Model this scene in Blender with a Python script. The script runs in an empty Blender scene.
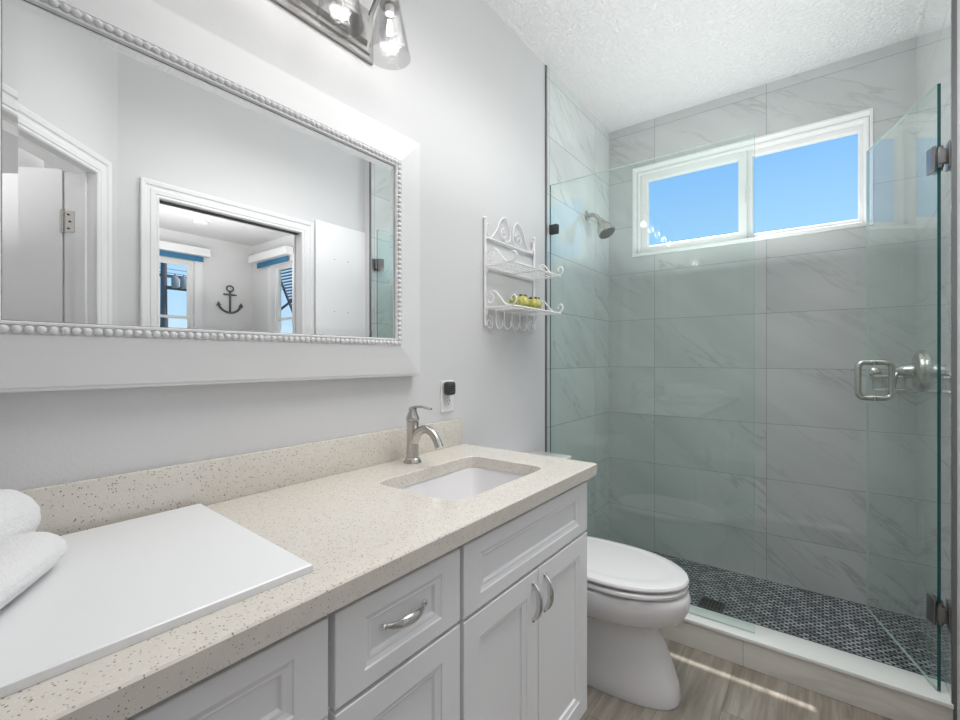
import bpy, bmesh, math, random
from mathutils import Vector, Matrix, Quaternion
random.seed(7)
S = bpy.context.scene
COL = S.collection
PI = math.pi

# ------------------------------------------------------------------ camera
cam_d = bpy.data.cameras.new('camera'); cam = bpy.data.objects.new('camera', cam_d); COL.objects.link(cam)
cam.location = (1.148, 0.0, 1.235)
cam.rotation_euler = (PI/2, 0, math.radians(37.125))
cam_d.sensor_width = 36; cam_d.lens = 450.47*36/960; cam_d.shift_y = -1.54/960; cam_d.clip_start = 0.01
S.camera = cam
# ------------------------------------------------------------------ sky
W = bpy.data.worlds.new('sky'); S.world = W; W.use_nodes = True
wn = W.node_tree; wn.nodes.clear()
wo = wn.nodes.new('ShaderNodeOutputWorld'); wb = wn.nodes.new('ShaderNodeBackground')
tc = wn.nodes.new('ShaderNodeTexCoord'); sx = wn.nodes.new('ShaderNodeSeparateXYZ'); cr = wn.nodes.new('ShaderNodeValToRGB')
wn.links.new(tc.outputs['Generated'], sx.inputs[0]); wn.links.new(sx.outputs['Z'], cr.inputs[0])
cr.color_ramp.elements[0].position = 0.0; cr.color_ramp.elements[0].color = (0.62, 0.83, 1.0, 1)
cr.color_ramp.elements[1].position = 0.46; cr.color_ramp.elements[1].color = (0.15, 0.44, 1.0, 1)
e = cr.color_ramp.elements.new(0.2); e.color = (0.40, 0.70, 1.0, 1)
wn.links.new(cr.outputs[0], wb.inputs[0]); wb.inputs[1].default_value = 1.0
wn.links.new(wb.outputs[0], wo.inputs[0])
# ------------------------------------------------------------------ sun and added fill lights without fixtures
def lamp(name, kind, loc, energy, rot=(0, 0, 0), color=(1, 1, 1), **kw):
    d = bpy.data.lights.new(name, kind); o = bpy.data.objects.new(name, d); COL.objects.link(o)
    o.location = loc; o.rotation_euler = rot; d.energy = energy; d.color = color
    for k, v in kw.items(): setattr(d, k, v)
    return o
sun_dir = Vector((0.35, -1.0, -1.99))
lamp('sun', 'SUN', (-2, 6, 8), 7.0, rot=tuple(sun_dir.to_track_quat('-Z', 'Y').to_euler()), color=(1, 0.96, 0.9), angle=0.009)
UP = (PI, 0, 0)
lamp('room_fill_up', 'AREA', (0.80, 1.25, 1.80), 5.6, rot=UP, shape='RECTANGLE', size=0.6, size_y=1.1, color=(1, 0.99, 0.975))  # added upward fill to brighten the bathroom ceiling, no fixture
lamp('room_fill_down', 'AREA', (0.80, 1.30, 2.755), 13.5, shape='RECTANGLE', size=0.7, size_y=1.3, color=(1, 0.99, 0.975), spread=math.radians(125))  # added downward fill under the ceiling, no real lamp there
lamp('hall_fill', 'AREA', (1.6, -0.9, 1.7), 26, rot=UP, shape='RECTANGLE', size=1.2, size_y=1.2, color=(1, 0.99, 0.975))  # added upward fill behind the camera, brightens the hall
lamp('bedroom_fill', 'AREA', (3.3, 1.6, 1.9), 36, rot=UP, shape='RECTANGLE', size=2.0, size_y=1.6, color=(1, 0.99, 0.975))  # added upward fill for the mirrored bedroom, no fixture
lamp('shower_fill', 'AREA', (0.75, 2.5, 1.75), 5.6, rot=UP, shape='RECTANGLE', size=0.9, size_y=0.5, color=(0.97, 1.0, 1.0))  # added upward fill inside the alcove, not a shower lamp
S.view_settings.view_transform = 'Standard'; S.view_settings.look = 'None'
S.view_settings.exposure = 0.12; S.view_settings.gamma = 1.0; S.view_settings.use_curve_mapping = False

# ------------------------------------------------------------------ materials
class NT:
    def __init__(s, name):
        s.m = bpy.data.materials.new(name); s.m.use_nodes = True; s.t = s.m.node_tree
        s.b = s.t.nodes['Principled BSDF']; s.out = s.t.nodes['Material Output']
    def n(s, kind, **kw):
        nd = s.t.nodes.new('ShaderNode'+kind)
        for k, v in kw.items():
            if k in nd.inputs.keys() if isinstance(k, str) else False: nd.inputs[k].default_value = v
            else: setattr(nd, k, v)
        return nd
    def l(s, a, b): s.t.links.new(a, b)
    def val(s, sock, v):
        if hasattr(v, 'type') and hasattr(v, 'node'): s.l(v, sock)
        else: sock.default_value = v
    def math(s, op, a, b=None, c=None):
        nd = s.n('Math', operation=op); s.val(nd.inputs[0], a)
        if b is not None: s.val(nd.inputs[1], b)
        if c is not None: s.val(nd.inputs[2], c)
        return nd.outputs[0]
    def obj(s): return s.n('TexCoord').outputs['Object']
    def sep(s, v):
        nd = s.n('SeparateXYZ'); s.l(v, nd.inputs[0]); return nd.outputs
    def comb(s, x, y, z):
        nd = s.n('CombineXYZ'); s.val(nd.inputs[0], x); s.val(nd.inputs[1], y); s.val(nd.inputs[2], z); return nd.outputs[0]
    def noise(s, vec, scale, detail=2, rough=0.5):
        nd = s.n('TexNoise'); s.l(vec, nd.inputs['Vector']); nd.inputs['Scale'].default_value = scale
        nd.inputs['Detail'].default_value = detail; nd.inputs['Roughness'].default_value = rough; return nd.outputs['Fac']
    def ramp(s, fac, *stops):
        nd = s.n('ValToRGB'); s.l(fac, nd.inputs[0]); el = nd.color_ramp.elements
        while len(el) < len(stops): el.new(0.5)
        for e, (p, c) in zip(el, stops): e.position = p; e.color = (*c, 1) if len(c) == 3 else c
        return nd.outputs[0]
    def mix(s, fac, a, b):
        nd = s.n('Mix', data_type='RGBA'); s.val(nd.inputs[0], fac)
        s.val(nd.inputs[6], (*a, 1) if isinstance(a, tuple) and len(a) == 3 else a); s.val(nd.inputs[7], (*b, 1) if isinstance(b, tuple) and len(b) == 3 else b)
        return nd.outputs[2]
    def bump(s, h, strength, dist=0.002):
        nd = s.n('Bump'); nd.inputs['Strength'].default_value = strength; nd.inputs['Distance'].default_value = dist
        s.l(h, nd.inputs['Height']); s.l(nd.outputs[0], s.b.inputs['Normal'])

def plain(name, col, rough=0.5, metal=0.0, spec=0.5, coat=0.0, noise=0.0, nscale=300, emit=None, estr=0.0, sheen=0.0):
    t = NT(name); b = t.b
    b.inputs['Base Color'].default_value = (*col, 1); b.inputs['Roughness'].default_value = rough
    b.inputs['Metallic'].default_value = metal; b.inputs['Specular IOR Level'].default_value = spec
    b.inputs['Coat Weight'].default_value = coat; b.inputs['Coat Roughness'].default_value = 0.03
    if sheen: b.inputs['Sheen Weight'].default_value = sheen
    if emit: b.inputs['Emission Color'].default_value = (*emit, 1); b.inputs['Emission Strength'].default_value = estr
    o = t.obj()
    f = t.noise(o, nscale, 3)
    if noise: t.bump(f, noise)
    c = t.mix(t.math('MULTIPLY', t.noise(o, 6, 2), 0.12), tuple(col), tuple(min(1, x*0.9) for x in col)); t.l(c, b.inputs['Base Color'])
    return t.m

M = {}
M['wall'] = plain('wall_paint', (0.70, 0.70, 0.71), 0.55, noise=0.25, nscale=160, spec=0.35)
M['wall_b'] = plain('bedroom_paint', (0.80, 0.80, 0.80), 0.6, noise=0.2, nscale=160, spec=0.3)
M['trim'] = plain('white_trim_paint', (0.86, 0.86, 0.87), 0.32)
M['cab'] = plain('cabinet_lacquer', (0.88, 0.88, 0.895), 0.38)
M['cab_in'] = plain('cabinet_carcass', (0.42, 0.42, 0.43), 0.5)
M['frame'] = plain('mirror_frame_white', (0.79, 0.79, 0.80), 0.4)
M['porcelain'] = plain('porcelain', (0.80, 0.79, 0.80), 0.08, coat=0.6)
M['vinyl'] = plain('window_vinyl', (0.86, 0.86, 0.86), 0.3)
M['board'] = plain('white_board', (0.87, 0.88, 0.89), 0.28)
M['plastic'] = plain('outlet_plastic', (0.82, 0.82, 0.83), 0.3)
M['plastic_dk'] = plain('dark_plastic', (0.045, 0.045, 0.05), 0.45)
M['black'] = plain('black_slot', (0.012, 0.012, 0.014), 0.5)
M['nickel'] = plain('brushed_nickel', (0.56, 0.54, 0.51), 0.26, metal=1, noise=0.05, nscale=500)
M['chrome'] = plain('chrome', (0.72, 0.72, 0.73), 0.12, metal=1)
M['dknickel'] = plain('dark_brushed_nickel', (0.27, 0.265, 0.26), 0.33, metal=1)
M['wire'] = plain('white_painted_iron', (0.90, 0.90, 0.90), 0.4)
M['edge'] = plain('tile_edge_metal', (0.24, 0.25, 0.25), 0.35, metal=0.8)
M['seal'] = plain('grey_grout', (0.30, 0.31, 0.31), 0.7)
M['rubber'] = plain('dark_gasket', (0.05, 0.05, 0.05), 0.7)
M['shade'] = plain('blue_shade_fabric', (0.05, 0.20, 0.36), 0.8)
M['anchor'] = plain('dark_weathered_metal', (0.12, 0.12, 0.13), 0.6, noise=0.3, nscale=60)
M['pole'] = plain('weathered_pole_wood', (0.10, 0.10, 0.11), 0.9, noise=0.4, nscale=8)
M['transformer'] = plain('grey_transformer', (0.22, 0.23, 0.24), 0.5)
M['shutter'] = plain('navy_shutter', (0.03, 0.05, 0.09), 0.5)
M['ext'] = plain('exterior_stucco', (0.6, 0.6, 0.58), 0.9)
M['ground'] = plain('outdoor_ground', (0.25, 0.27, 0.18), 0.95)
M['bfloor'] = plain('bedroom_floor', (0.40, 0.36, 0.31), 0.5)
M['drain'] = plain('drain_metal', (0.16, 0.15, 0.14), 0.4, metal=1)

def ceiling_mat():
    t = NT('textured_ceiling'); t.b.inputs['Base Color'].default_value = (0.86, 0.86, 0.87, 1); t.b.inputs['Roughness'].default_value = 0.8
    o = t.obj(); a = t.noise(o, 55, 4, 0.6); r = t.ramp(a, (0.42, (0, 0, 0)), (0.62, (1, 1, 1)))
    t.bump(r, 0.7, 0.007); return t.m
M['ceiling'] = ceiling_mat()

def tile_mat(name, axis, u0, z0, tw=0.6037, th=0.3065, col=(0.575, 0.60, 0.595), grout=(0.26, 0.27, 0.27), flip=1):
    t = NT(name); x, y, z = t.sep(t.obj())
    u = {'x': x, 'y': y}[axis]
    fu = t.math('DIVIDE', t.math('SUBTRACT', u, u0), tw); fz = t.math('DIVIDE', t.math('SUBTRACT', z, z0), th)
    iu = t.math('FLOOR', fu); iz = t.math('FLOOR', fz)
    def edge(f, w, g):
        fr = t.math('FRACT', f); d = t.math('MINIMUM', fr, t.math('SUBTRACT', 1.0, fr))
        return t.math('LESS_THAN', t.math('MULTIPLY', d, w), g)
    g = t.math('MAXIMUM', edge(fu, tw, 0.0013), edge(fz, th, 0.0013))
    wnn = t.n('TexWhiteNoise', noise_dimensions='2D'); t.l(t.comb(iu, iz, 0.0), wnn.inputs['Vector'])
    rnd = t.math('MULTIPLY', wnn.outputs['Value'], 37.0)
    # veins running down to the right, elongated noise along the diagonal
    ca, sa = math.cos(math.radians(-36)), math.sin(math.radians(-36))
    uu = t.math('MULTIPLY', u, float(flip))
    a = t.math('ADD', t.math('MULTIPLY', uu, ca), t.math('MULTIPLY', z, sa))
    b = t.math('SUBTRACT', t.math('MULTIPLY', z, ca), t.math('MULTIPLY', uu, sa))
    v = t.comb(t.math('MULTIPLY', a, 1.1), t.math('MULTIPLY', b, 6.5), rnd)
    n1 = t.noise(v, 1.6, 5, 0.55); d1 = t.math('ABSOLUTE', t.math('SUBTRACT', n1, 0.5))
    vein = t.ramp(d1, (0.0, (1, 1, 1)), (0.03, (0, 0, 0)))
    n2 = t.noise(v, 0.6, 3, 0.5); msk = t.ramp(n2, (0.47, (0, 0, 0)), (0.66, (1, 1, 1)))
    soft = t.noise(v, 0.8, 3)
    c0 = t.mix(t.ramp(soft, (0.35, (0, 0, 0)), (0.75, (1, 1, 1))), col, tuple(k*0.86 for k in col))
    c1 = t.mix(t.math('MULTIPLY', t.math('MULTIPLY', vein, msk), 0.55), c0, tuple(k*0.5 for k in col))
    c2 = t.mix(g, c1, grout); t.l(c2, t.b.inputs['Base Color'])
    t.b.inputs['Roughness'].default_value = 0.13; t.l(t.math('ADD', t.math('MULTIPLY', g, 0.6), 0.10), t.b.inputs['Roughness'])
    t.b.inputs['IOR'].default_value = 1.6; t.b.inputs['Coat Weight'].default_value = 0.7; t.b.inputs['Coat Roughness'].default_value = 0.03; t.b.inputs['Coat IOR'].default_value = 1.6
    inv = t.math('SUBTRACT', 1.0, g); t.bump(inv, 0.4, 0.0008); return t.m
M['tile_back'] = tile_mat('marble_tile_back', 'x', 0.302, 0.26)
M['tile_left'] = tile_mat('marble_tile_left', 'y', 2.722, 0.26, col=(0.73, 0.78, 0.77), flip=1)  # same tile as the back, lightened: this wall's brighter light is in the colour
M['tile_right'] = tile_mat('marble_tile_right', 'y', 2.722, 0.26, col=(0.66, 0.70, 0.69), flip=-1)  # same tile again, side wall's light put into a lighter colour

def marble_plain(name, col):
    t = NT(name); x, y, z = t.sep(t.obj())
    v = t.comb(t.math('MULTIPLY', x, 1.2), t.math('MULTIPLY', y, 6.0), t.math('MULTIPLY', z, 6.0))
    n1 = t.noise(v, 1.4, 5); d = t.math('ABSOLUTE', t.math('SUBTRACT', n1, 0.5))
    vein = t.ramp(d, (0.0, (1, 1, 1)), (0.05, (0, 0, 0)))
    t.l(t.mix(t.math('MULTIPLY', vein, 0.3), col, tuple(k*0.6 for k in col)), t.b.inputs['Base Color'])
    t.b.inputs['Roughness'].default_value = 0.15; t.b.inputs['Coat Weight'].default_value = 0.4; return t.m
M['curb_face'] = marble_plain('curb_marble_face', (0.72, 0.70, 0.65))
M['curb_cap'] = plain('curb_cap_white_quartz', (0.84, 0.86, 0.84), 0.15, coat=0.3)

def quartz():
    t = NT('speckled_quartz'); o = t.obj()
    base = t.mix(t.noise(o, 40, 3), (0.76, 0.72, 0.66), (0.68, 0.635, 0.57))
    def specks(scale, thr, col, base, jit):
        vo = t.n('TexVoronoi'); vo.inputs['Scale'].default_value = scale; t.l(o, vo.inputs['Vector'])
        wn_ = t.sep(vo.outputs['Color'])[0]
        sel = t.math('LESS_THAN', wn_, thr); dd = t.math('LESS_THAN', vo.outputs['Distance'], jit)
        return t.mix(t.math('MULTIPLY', sel, dd), base, col)
    c = specks(260, 0.20, (0.46, 0.41, 0.34), base, 0.38)
    c = specks(240, 0.09, (0.22, 0.19, 0.16), c, 0.30)
    c = specks(330, 0.16, (0.78, 0.75, 0.70), c, 0.40)
    t.l(c, t.b.inputs['Base Color']); t.b.inputs['Roughness'].default_value = 0.14; t.b.inputs['Coat Weight'].default_value = 0.3
    return t.m
M['quartz'] = quartz()

def planks():
    t = NT('grey_oak_vinyl_planks'); x, y, z = t.sep(t.obj())
    pw = 0.182; fx = t.math('DIVIDE', t.math('ADD', x, 0.04), pw); ix = t.math('FLOOR', fx)
    w1 = t.n('TexWhiteNoise', noise_dimensions='1D'); t.l(ix, w1.inputs['W'])
    fy = t.math('ADD', t.math('DIVIDE', y, 1.22), t.math('MULTIPLY', w1.outputs['Value'], 1.0)); iy = t.math('FLOOR', fy)
    w2 = t.n('TexWhiteNoise', noise_dimensions='2D'); t.l(t.comb(ix, iy, 0.0), w2.inputs['Vector'])
    rv = w2.outputs['Value']
    v = t.comb(t.math('MULTIPLY', x, 9.0), t.math('MULTIPLY', y, 0.9), t.math('MULTIPLY', rv, 20.0))
    g1 = t.noise(v, 3.0, 6, 0.6)
    v2 = t.comb(t.math('MULTIPLY', x, 60.0), t.math('MULTIPLY', y, 2.5), rv); g2 = t.noise(v2, 2.0, 3, 0.6)
    c = t.ramp(g1, (0.3, (0.13, 0.105, 0.08)), (0.5, (0.29, 0.26, 0.22)), (0.72, (0.50, 0.47, 0.42)))
    c = t.mix(t.math('MULTIPLY', g2, 0.55), c, (0.11, 0.085, 0.06))
    c = t.mix(t.math('MULTIPLY', rv, 0.3), c, (0.36, 0.33, 0.29))
    def ed(f, w):
        fr = t.math('FRACT', f); return t.math('LESS_THAN', t.math('MULTIPLY', t.math('MINIMUM', fr, t.math('SUBTRACT', 1.0, fr)), w), 0.0011)
    g = t.math('MAXIMUM', ed(fx, pw), ed(fy, 1.22)); c = t.mix(t.math('MULTIPLY', g, 0.55), c, (0.08, 0.07, 0.055))
    t.l(c, t.b.inputs['Base Color']); t.b.inputs['Roughness'].default_value = 0.3; t.bump(g2, 0.12, 0.001)
    return t.m
M['planks'] = planks()

def mosaic():
    t = NT('dark_marble_mosaic'); x, y, z = t.sep(t.obj())
    w, h = 0.030, 0.0165
    fy = t.math('DIVIDE', y, h); iy = t.math('FLOOR', fy)
    par = t.math('MULTIPLY', t.math('FLOORED_MODULO', iy, 2.0), 0.5)
    fx = t.math('ADD', t.math('DIVIDE', x, w), par); ix = t.math('FLOOR', fx)
    ax = t.math('ABSOLUTE', t.math('SUBTRACT', t.math('FRACT', fx), 0.5)); ay = t.math('ABSOLUTE', t.math('SUBTRACT', t.math('FRACT', fy), 0.5))
    # elongated hexagon: pointed short ends
    dd = t.math('MAXIMUM', t.math('ADD', ax, t.math('MULTIPLY', ay, 0.35)), ay)
    gap = t.math('GREATER_THAN', dd, 0.40)
    wn2 = t.n('TexWhiteNoise', noise_dimensions='2D'); t.l(t.comb(ix, iy, 0.0), wn2.inputs['Vector'])
    n = t.noise(t.comb(x, y, 0.0), 9, 3)
    f = t.math('ADD', t.math('MULTIPLY', wn2.outputs['Value'], 0.6), t.math('MULTIPLY', n, 0.5))
    c = t.ramp(f, (0.15, (0.16, 0.17, 0.18)), (0.5, (0.30, 0.32, 0.34)), (0.9, (0.55, 0.57, 0.60)))
    c = t.mix(gap, c, (0.015, 0.016, 0.018)); t.l(c, t.b.inputs['Base Color'])
    t.l(t.math('ADD', t.math('MULTIPLY', gap, 0.5), 0.25), t.b.inputs['Roughness']); t.bump(t.math('SUBTRACT', 1.0, gap), 0.5, 0.001)
    return t.m
M['mosaic'] = mosaic()

def glass(name, tint, ior=1.5, rough=0.0, seed=0.0, refl=(1, 1, 1)):
    t = NT(name); t.t.nodes.remove(t.b)
    tr = t.n('BsdfTransparent'); tr.inputs[0].default_value = (*tint, 1)
    gl = t.n('BsdfGlossy'); gl.inputs['Roughness'].default_value = rough; gl.inputs['Color'].default_value = (*refl, 1)
    fr = t.n('Fresnel'); fr.inputs['IOR'].default_value = ior
    geo = t.n('NewGeometry'); f = t.math('MULTIPLY', fr.outputs[0], t.math('SUBTRACT', 1.0, geo.outputs['Backfacing']))
    if seed:
        v = t.noise(t.obj(), 120, 2); bp = t.n('Bump'); bp.inputs['Strength'].default_value = seed; bp.inputs['Distance'].default_value = 0.002
        t.l(v, bp.inputs['Height']); t.l(bp.outputs[0], gl.inputs['Normal']); t.l(bp.outputs[0], fr.inputs['Normal'])
        vo = t.n('TexVoronoi'); vo.inputs['Scale'].default_value = 170; t.l(t.obj(), vo.inputs['Vector'])
        sp = t.math('LESS_THAN', vo.outputs['Distance'], 0.22); f = t.math('MAXIMUM', f, t.math('MULTIPLY', sp, 0.25))
    mx = t.n('MixShader'); t.l(f, mx.inputs[0]); t.l(tr.outputs[0], mx.inputs[1]); t.l(gl.outputs[0], mx.inputs[2])
    t.l(mx.outputs[0], t.out.inputs['Surface']); return t.m
M['glass'] = glass('shower_glass', (0.945, 0.983, 0.970), 1.62)
M['glass_edge'] = plain('green_glass_edge', (0.004, 0.075, 0.078), 0.08, spec=0.8)
M['glass_edge_pale'] = plain('pale_glass_edge', (0.45, 0.54, 0.52), 0.1, spec=0.8)  # lit copy of the glass edge, bright reflection put into the colour
M['pane'] = glass('window_pane', (0.99, 0.995, 1.0), 1.25)
M['seeded'] = glass('seeded_glass', (0.86, 0.86, 0.86), 1.55, 0.05, seed=0.8)
M['bulb'] = glass('bulb_glass', (0.96, 0.96, 0.96), 1.4)
M['filament'] = plain('glowing_filament', (1, 1, 1), 0.5, emit=(1, 0.97, 0.92), estr=4)
M['mirror'] = plain('mirror_silver', (0.93, 0.94, 0.94), 0.0, metal=1)
M['mirror'].node_tree.nodes['Principled BSDF'].inputs['Roughness'].default_value = 0.0
def towel_mat():
    t = NT('white_terry'); t.b.inputs['Base Color'].default_value = (0.88, 0.88, 0.885, 1); t.b.inputs['Roughness'].default_value = 0.95; t.b.inputs['Sheen Weight'].default_value = 0.3
    o = t.obj(); h = t.math('ADD', t.noise(o, 260, 3), t.math('MULTIPLY', t.noise(o, 40, 3), 1.0)); t.bump(h, 0.6, 0.004); return t.m
M['towel'] = towel_mat()
def pot_mat():
    t = NT('yellow_green_glaze'); x, y, z = t.sep(t.obj()); n = t.noise(t.obj(), 90, 3)
    t.l(t.ramp(n, (0.35, (0.36, 0.36, 0.06)), (0.6, (0.62, 0.60, 0.20))), t.b.inputs['Base Color']); t.b.inputs['Roughness'].default_value = 0.35; return t.m
M['pot'] = pot_mat()
M['pot_rim'] = plain('brown_rim_glaze', (0.12, 0.09, 0.035), 0.5)

# ------------------------------------------------------------------ mesh helpers
class MB:
    def __init__(s): s.bm = bmesh.new(); s.mi = 0
    def face(s, vs):
        try: f = s.bm.faces.new(vs); f.material_index = s.mi; return f
        except ValueError: return None
    def box(s, lo, hi, bev=0.0, seg=2, rot=None, piv=None):
        lo, hi = [min(a, b) for a, b in zip(lo, hi)], [max(a, b) for a, b in zip(lo, hi)]
        t = bmesh.new(); r = bmesh.ops.create_cube(t, size=1)
        for v in t.verts: v.co = Vector([lo[i] + (v.co[i]+0.5)*(hi[i]-lo[i]) for i in range(3)])
        if bev: bmesh.ops.bevel(t, geom=list(t.edges), offset=bev, segments=seg, profile=0.5, affect='EDGES')
        if rot is not None:
            p = Vector(piv) if piv is not None else (Vector(lo)+Vector(hi))/2
            for v in t.verts: v.co = p + rot @ (v.co - p)
        s.add(t); return s
    def add(s, t):
        mp = {v: s.bm.verts.new(v.co) for v in t.verts}
        for f in t.faces: s.face([mp[v] for v in f.verts])
        t.free()
    def loft(s, loops, cap0=True, cap1=True, closed=True):
        R = [[s.bm.verts.new(p) for p in lp] for lp in loops]; n = len(R[0])
        for a, b in zip(R, R[1:]):
            for i in range(n if closed else n-1):
                j = (i+1) % n; s.face([a[i], a[j], b[j], b[i]])
        if cap0: s.face(list(reversed(R[0])))
        if cap1: s.face(R[-1])
        return s
    def tube(s, pts, r, seg=10, cap=True, flat=None):
        pts = [Vector(p) for p in pts]; n = len(pts); rr = r if isinstance(r, (list, tuple)) else [r]*n
        tg = [(pts[min(i+1, n-1)]-pts[max(i-1, 0)]).normalized() for i in range(n)]
        up = Vector((0, 0, 1)) if abs(tg[0].z) < 0.9 else Vector((1, 0, 0))
        nrm = (up - tg[0]*up.dot(tg[0])).normalized(); loops = []
        for i in range(n):
            nrm = (nrm - tg[i]*nrm.dot(tg[i])).normalized(); bi = tg[i].cross(nrm)
            fx, fy = flat if flat else (1, 1)
            loops.append([pts[i] + (nrm*math.cos(2*PI*k/seg)*fx + bi*math.sin(2*PI*k/seg)*fy)*rr[i] for k in range(seg)])
        return s.loft(loops, cap, cap)
    def lathe(s, prof, o=(0, 0, 0), axis=(0, 0, 1), seg=32, cap=True):
        o = Vector(o); q = Vector((0, 0, 1)).rotation_difference(Vector(axis).normalized()); loops = []
        for r, h in prof:
            loops.append([o + q @ Vector((max(r, 1e-5)*math.cos(2*PI*k/seg), max(r, 1e-5)*math.sin(2*PI*k/seg), h)) for k in range(seg)])
        return s.loft(loops, cap, cap)
    def sphere(s, c, r, u=12, v=8, sc=(1, 1, 1)):
        t = bmesh.new(); bmesh.ops.create_uvsphere(t, u_segments=u, v_segments=v, radius=1)
        for w in t.verts: w.co = Vector(c) + Vector((w.co.x*r*sc[0], w.co.y*r*sc[1], w.co.z*r*sc[2]))
        s.add(t); return s
    def rings(s, rect, prof, fn, cap=True):
        """rect (a0,a1,b0,b1); prof [(inset,height)]; fn(a,b,h)->point"""
        a0, a1, b0, b1 = rect
        loops = [[fn(a0+d, b0+d, h), fn(a1-d, b0+d, h), fn(a1-d, b1-d, h), fn(a0+d, b1-d, h)] for d, h in prof]
        return s.loft(loops, False, cap)
    def build(s, name, mat, parent=None, smooth=True, angle=35, fix=True):
        if fix: bmesh.ops.recalc_face_normals(s.bm, faces=list(s.bm.faces))
        me = bpy.data.meshes.new(name); s.bm.to_mesh(me); s.bm.free()
        for m in (mat if isinstance(mat, list) else [mat]): me.materials.append(M[m])
        if smooth:
            me.shade_smooth(); me.set_sharp_from_angle(angle=math.radians(angle))
        o = bpy.data.objects.new(name, me); COL.objects.link(o)
        if parent: attach(o, parent)
        return o
def attach(o, parent):
    o.parent = parent; p = parent; m = Matrix.Identity(4)
    ch = []
    while p is not None: ch.append(p); p = p.parent
    for q in reversed(ch): m = m @ q.matrix_parent_inverse @ q.matrix_basis if q.parent else q.matrix_basis.copy()
    o.matrix_parent_inverse = m.inverted()
def tag(o, label=None, cat=None, group=None, kind=None):
    for k, v in (('label', label), ('category', cat), ('group', group), ('kind', kind)):
        if v: o[k] = v
    return o
def thing(name, label, cat, loc, group=None):
    o = bpy.data.objects.new(name, None); COL.objects.link(o); o.location = loc; o.empty_display_size = 0.05
    return tag(o, label, cat, group)
def struct(name, mb, mat, parent=None, **kw):
    o = mb.build(name, mat, parent, **kw)
    if not parent: o['kind'] = 'structure'
    return o
def sroot(name, loc):
    o = bpy.data.objects.new(name, None); COL.objects.link(o); o.location = loc; o['kind'] = 'structure'; o.empty_display_size = 0.05; return o
def bez(p0, p1, p2, p3, n=16):
    p0, p1, p2, p3 = map(Vector, (p0, p1, p2, p3))
    return [p0*(1-t)**3+p1*3*t*(1-t)**2+p2*3*t*t*(1-t)+p3*t**3 for t in [i/n for i in range(n+1)]]
def catmull(P, n=8):
    P = [Vector(p) for p in P]; out = []
    for i in range(len(P)-1):
        a = P[max(i-1, 0)]; b = P[i]; c = P[i+1]; d = P[min(i+2, len(P)-1)]
        for k in range(n):
            t = k/n; out.append(0.5*((2*b)+(c-a)*t+(2*a-5*b+4*c-d)*t*t+(-a+3*b-3*c+d)*t**3))
    out.append(P[-1]); return out

# ------------------------------------------------------------------ dimensions
CH = 2.765            # ceiling
YB = 2.962            # back wall tile face
XR = 1.508            # shower right tile face
YT = 2.085            # front edge of the tiled alcove
XO = 1.558            # opposite wall painted face
YS = 0.658            # start of opposite wall (corner with angled wall)
WX0, WX1, WZ0, WZ1 = 0.164, 1.353, 1.908, 2.478

def wall_with_hole(mb, axis, pos0, pos1, u0, u1, z0, z1, holes):
    """slab between pos0..pos1 on axis normal, spanning u and z, minus rectangular holes sorted by u"""
    def bx(a0, a1, b0, b1):
        if a1-a0 < 1e-5 or b1-b0 < 1e-5: return
        if axis == 'y': mb.box((a0, pos0, b0), (a1, pos1, b1))
        else: mb.box((pos0, a0, b0), (pos1, a1, b1))
    c = u0
    for (h0, h1, k0, k1) in holes:
        bx(c, h0, z0, z1); bx(h0, h1, z0, k0); bx(h0, h1, k1, z1); c = h1
    bx(c, u1, z0, z1)

# ------------------------------------------------------------------ structure
struct('floor', MB().box((-0.1, -2.2, -0.06), (1.72, 2.10, 0)), 'planks')
struct('floor_bedroom', MB().box((1.72, 0.5, -0.06), (5.3, 3.2, 0)), 'bfloor')
struct('floor_hall', MB().box((1.72, -2.2, -0.06), (3.2, 0.5, 0)), 'bfloor')
struct('floor_shower', MB().box((-0.05, 2.10, -0.06), (1.60, 3.0, 0.002)), 'mosaic')
struct('ceiling', MB().box((-0.12, -2.2, CH), (5.3, 3.13, CH+0.08)), 'ceiling')
mb = MB().box((-0.12, -0.35, 0), (0, YT, CH)); struct('wall_left', mb, 'wall')
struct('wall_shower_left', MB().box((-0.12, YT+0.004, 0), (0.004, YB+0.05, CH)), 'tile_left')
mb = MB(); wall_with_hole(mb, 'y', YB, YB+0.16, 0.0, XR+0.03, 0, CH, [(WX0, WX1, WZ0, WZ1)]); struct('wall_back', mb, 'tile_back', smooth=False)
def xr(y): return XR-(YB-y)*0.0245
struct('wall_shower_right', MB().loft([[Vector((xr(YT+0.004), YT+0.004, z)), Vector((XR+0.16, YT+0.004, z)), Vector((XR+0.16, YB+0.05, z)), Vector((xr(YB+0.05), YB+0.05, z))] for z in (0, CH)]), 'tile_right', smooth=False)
D1A, D1B, D1H = 0.813, 1.597, 2.036
mb = MB(); wall_with_hole(mb, 'x', XO, XO+0.07, YS, YT+0.0, 0, CH, [(D1A-0.013, D1B+0.013, 0, D1H+0.013)]); mb.box((xr(YT)+0.0102, YT-0.004, 0), (XO+0.07, YT+0.004, CH)); struct('wall_right', mb, 'wall')
struct('trim_1', MB().box((-0.004, YT-0.008, 0), (0.008, YT+0.004, CH-0.002)), 'edge')
struct('trim_2', MB().box((xr(YT)-0.002, YT-0.006, 0), (xr(YT)+0.010, YT+0.004, CH-0.002)), 'edge')

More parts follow.
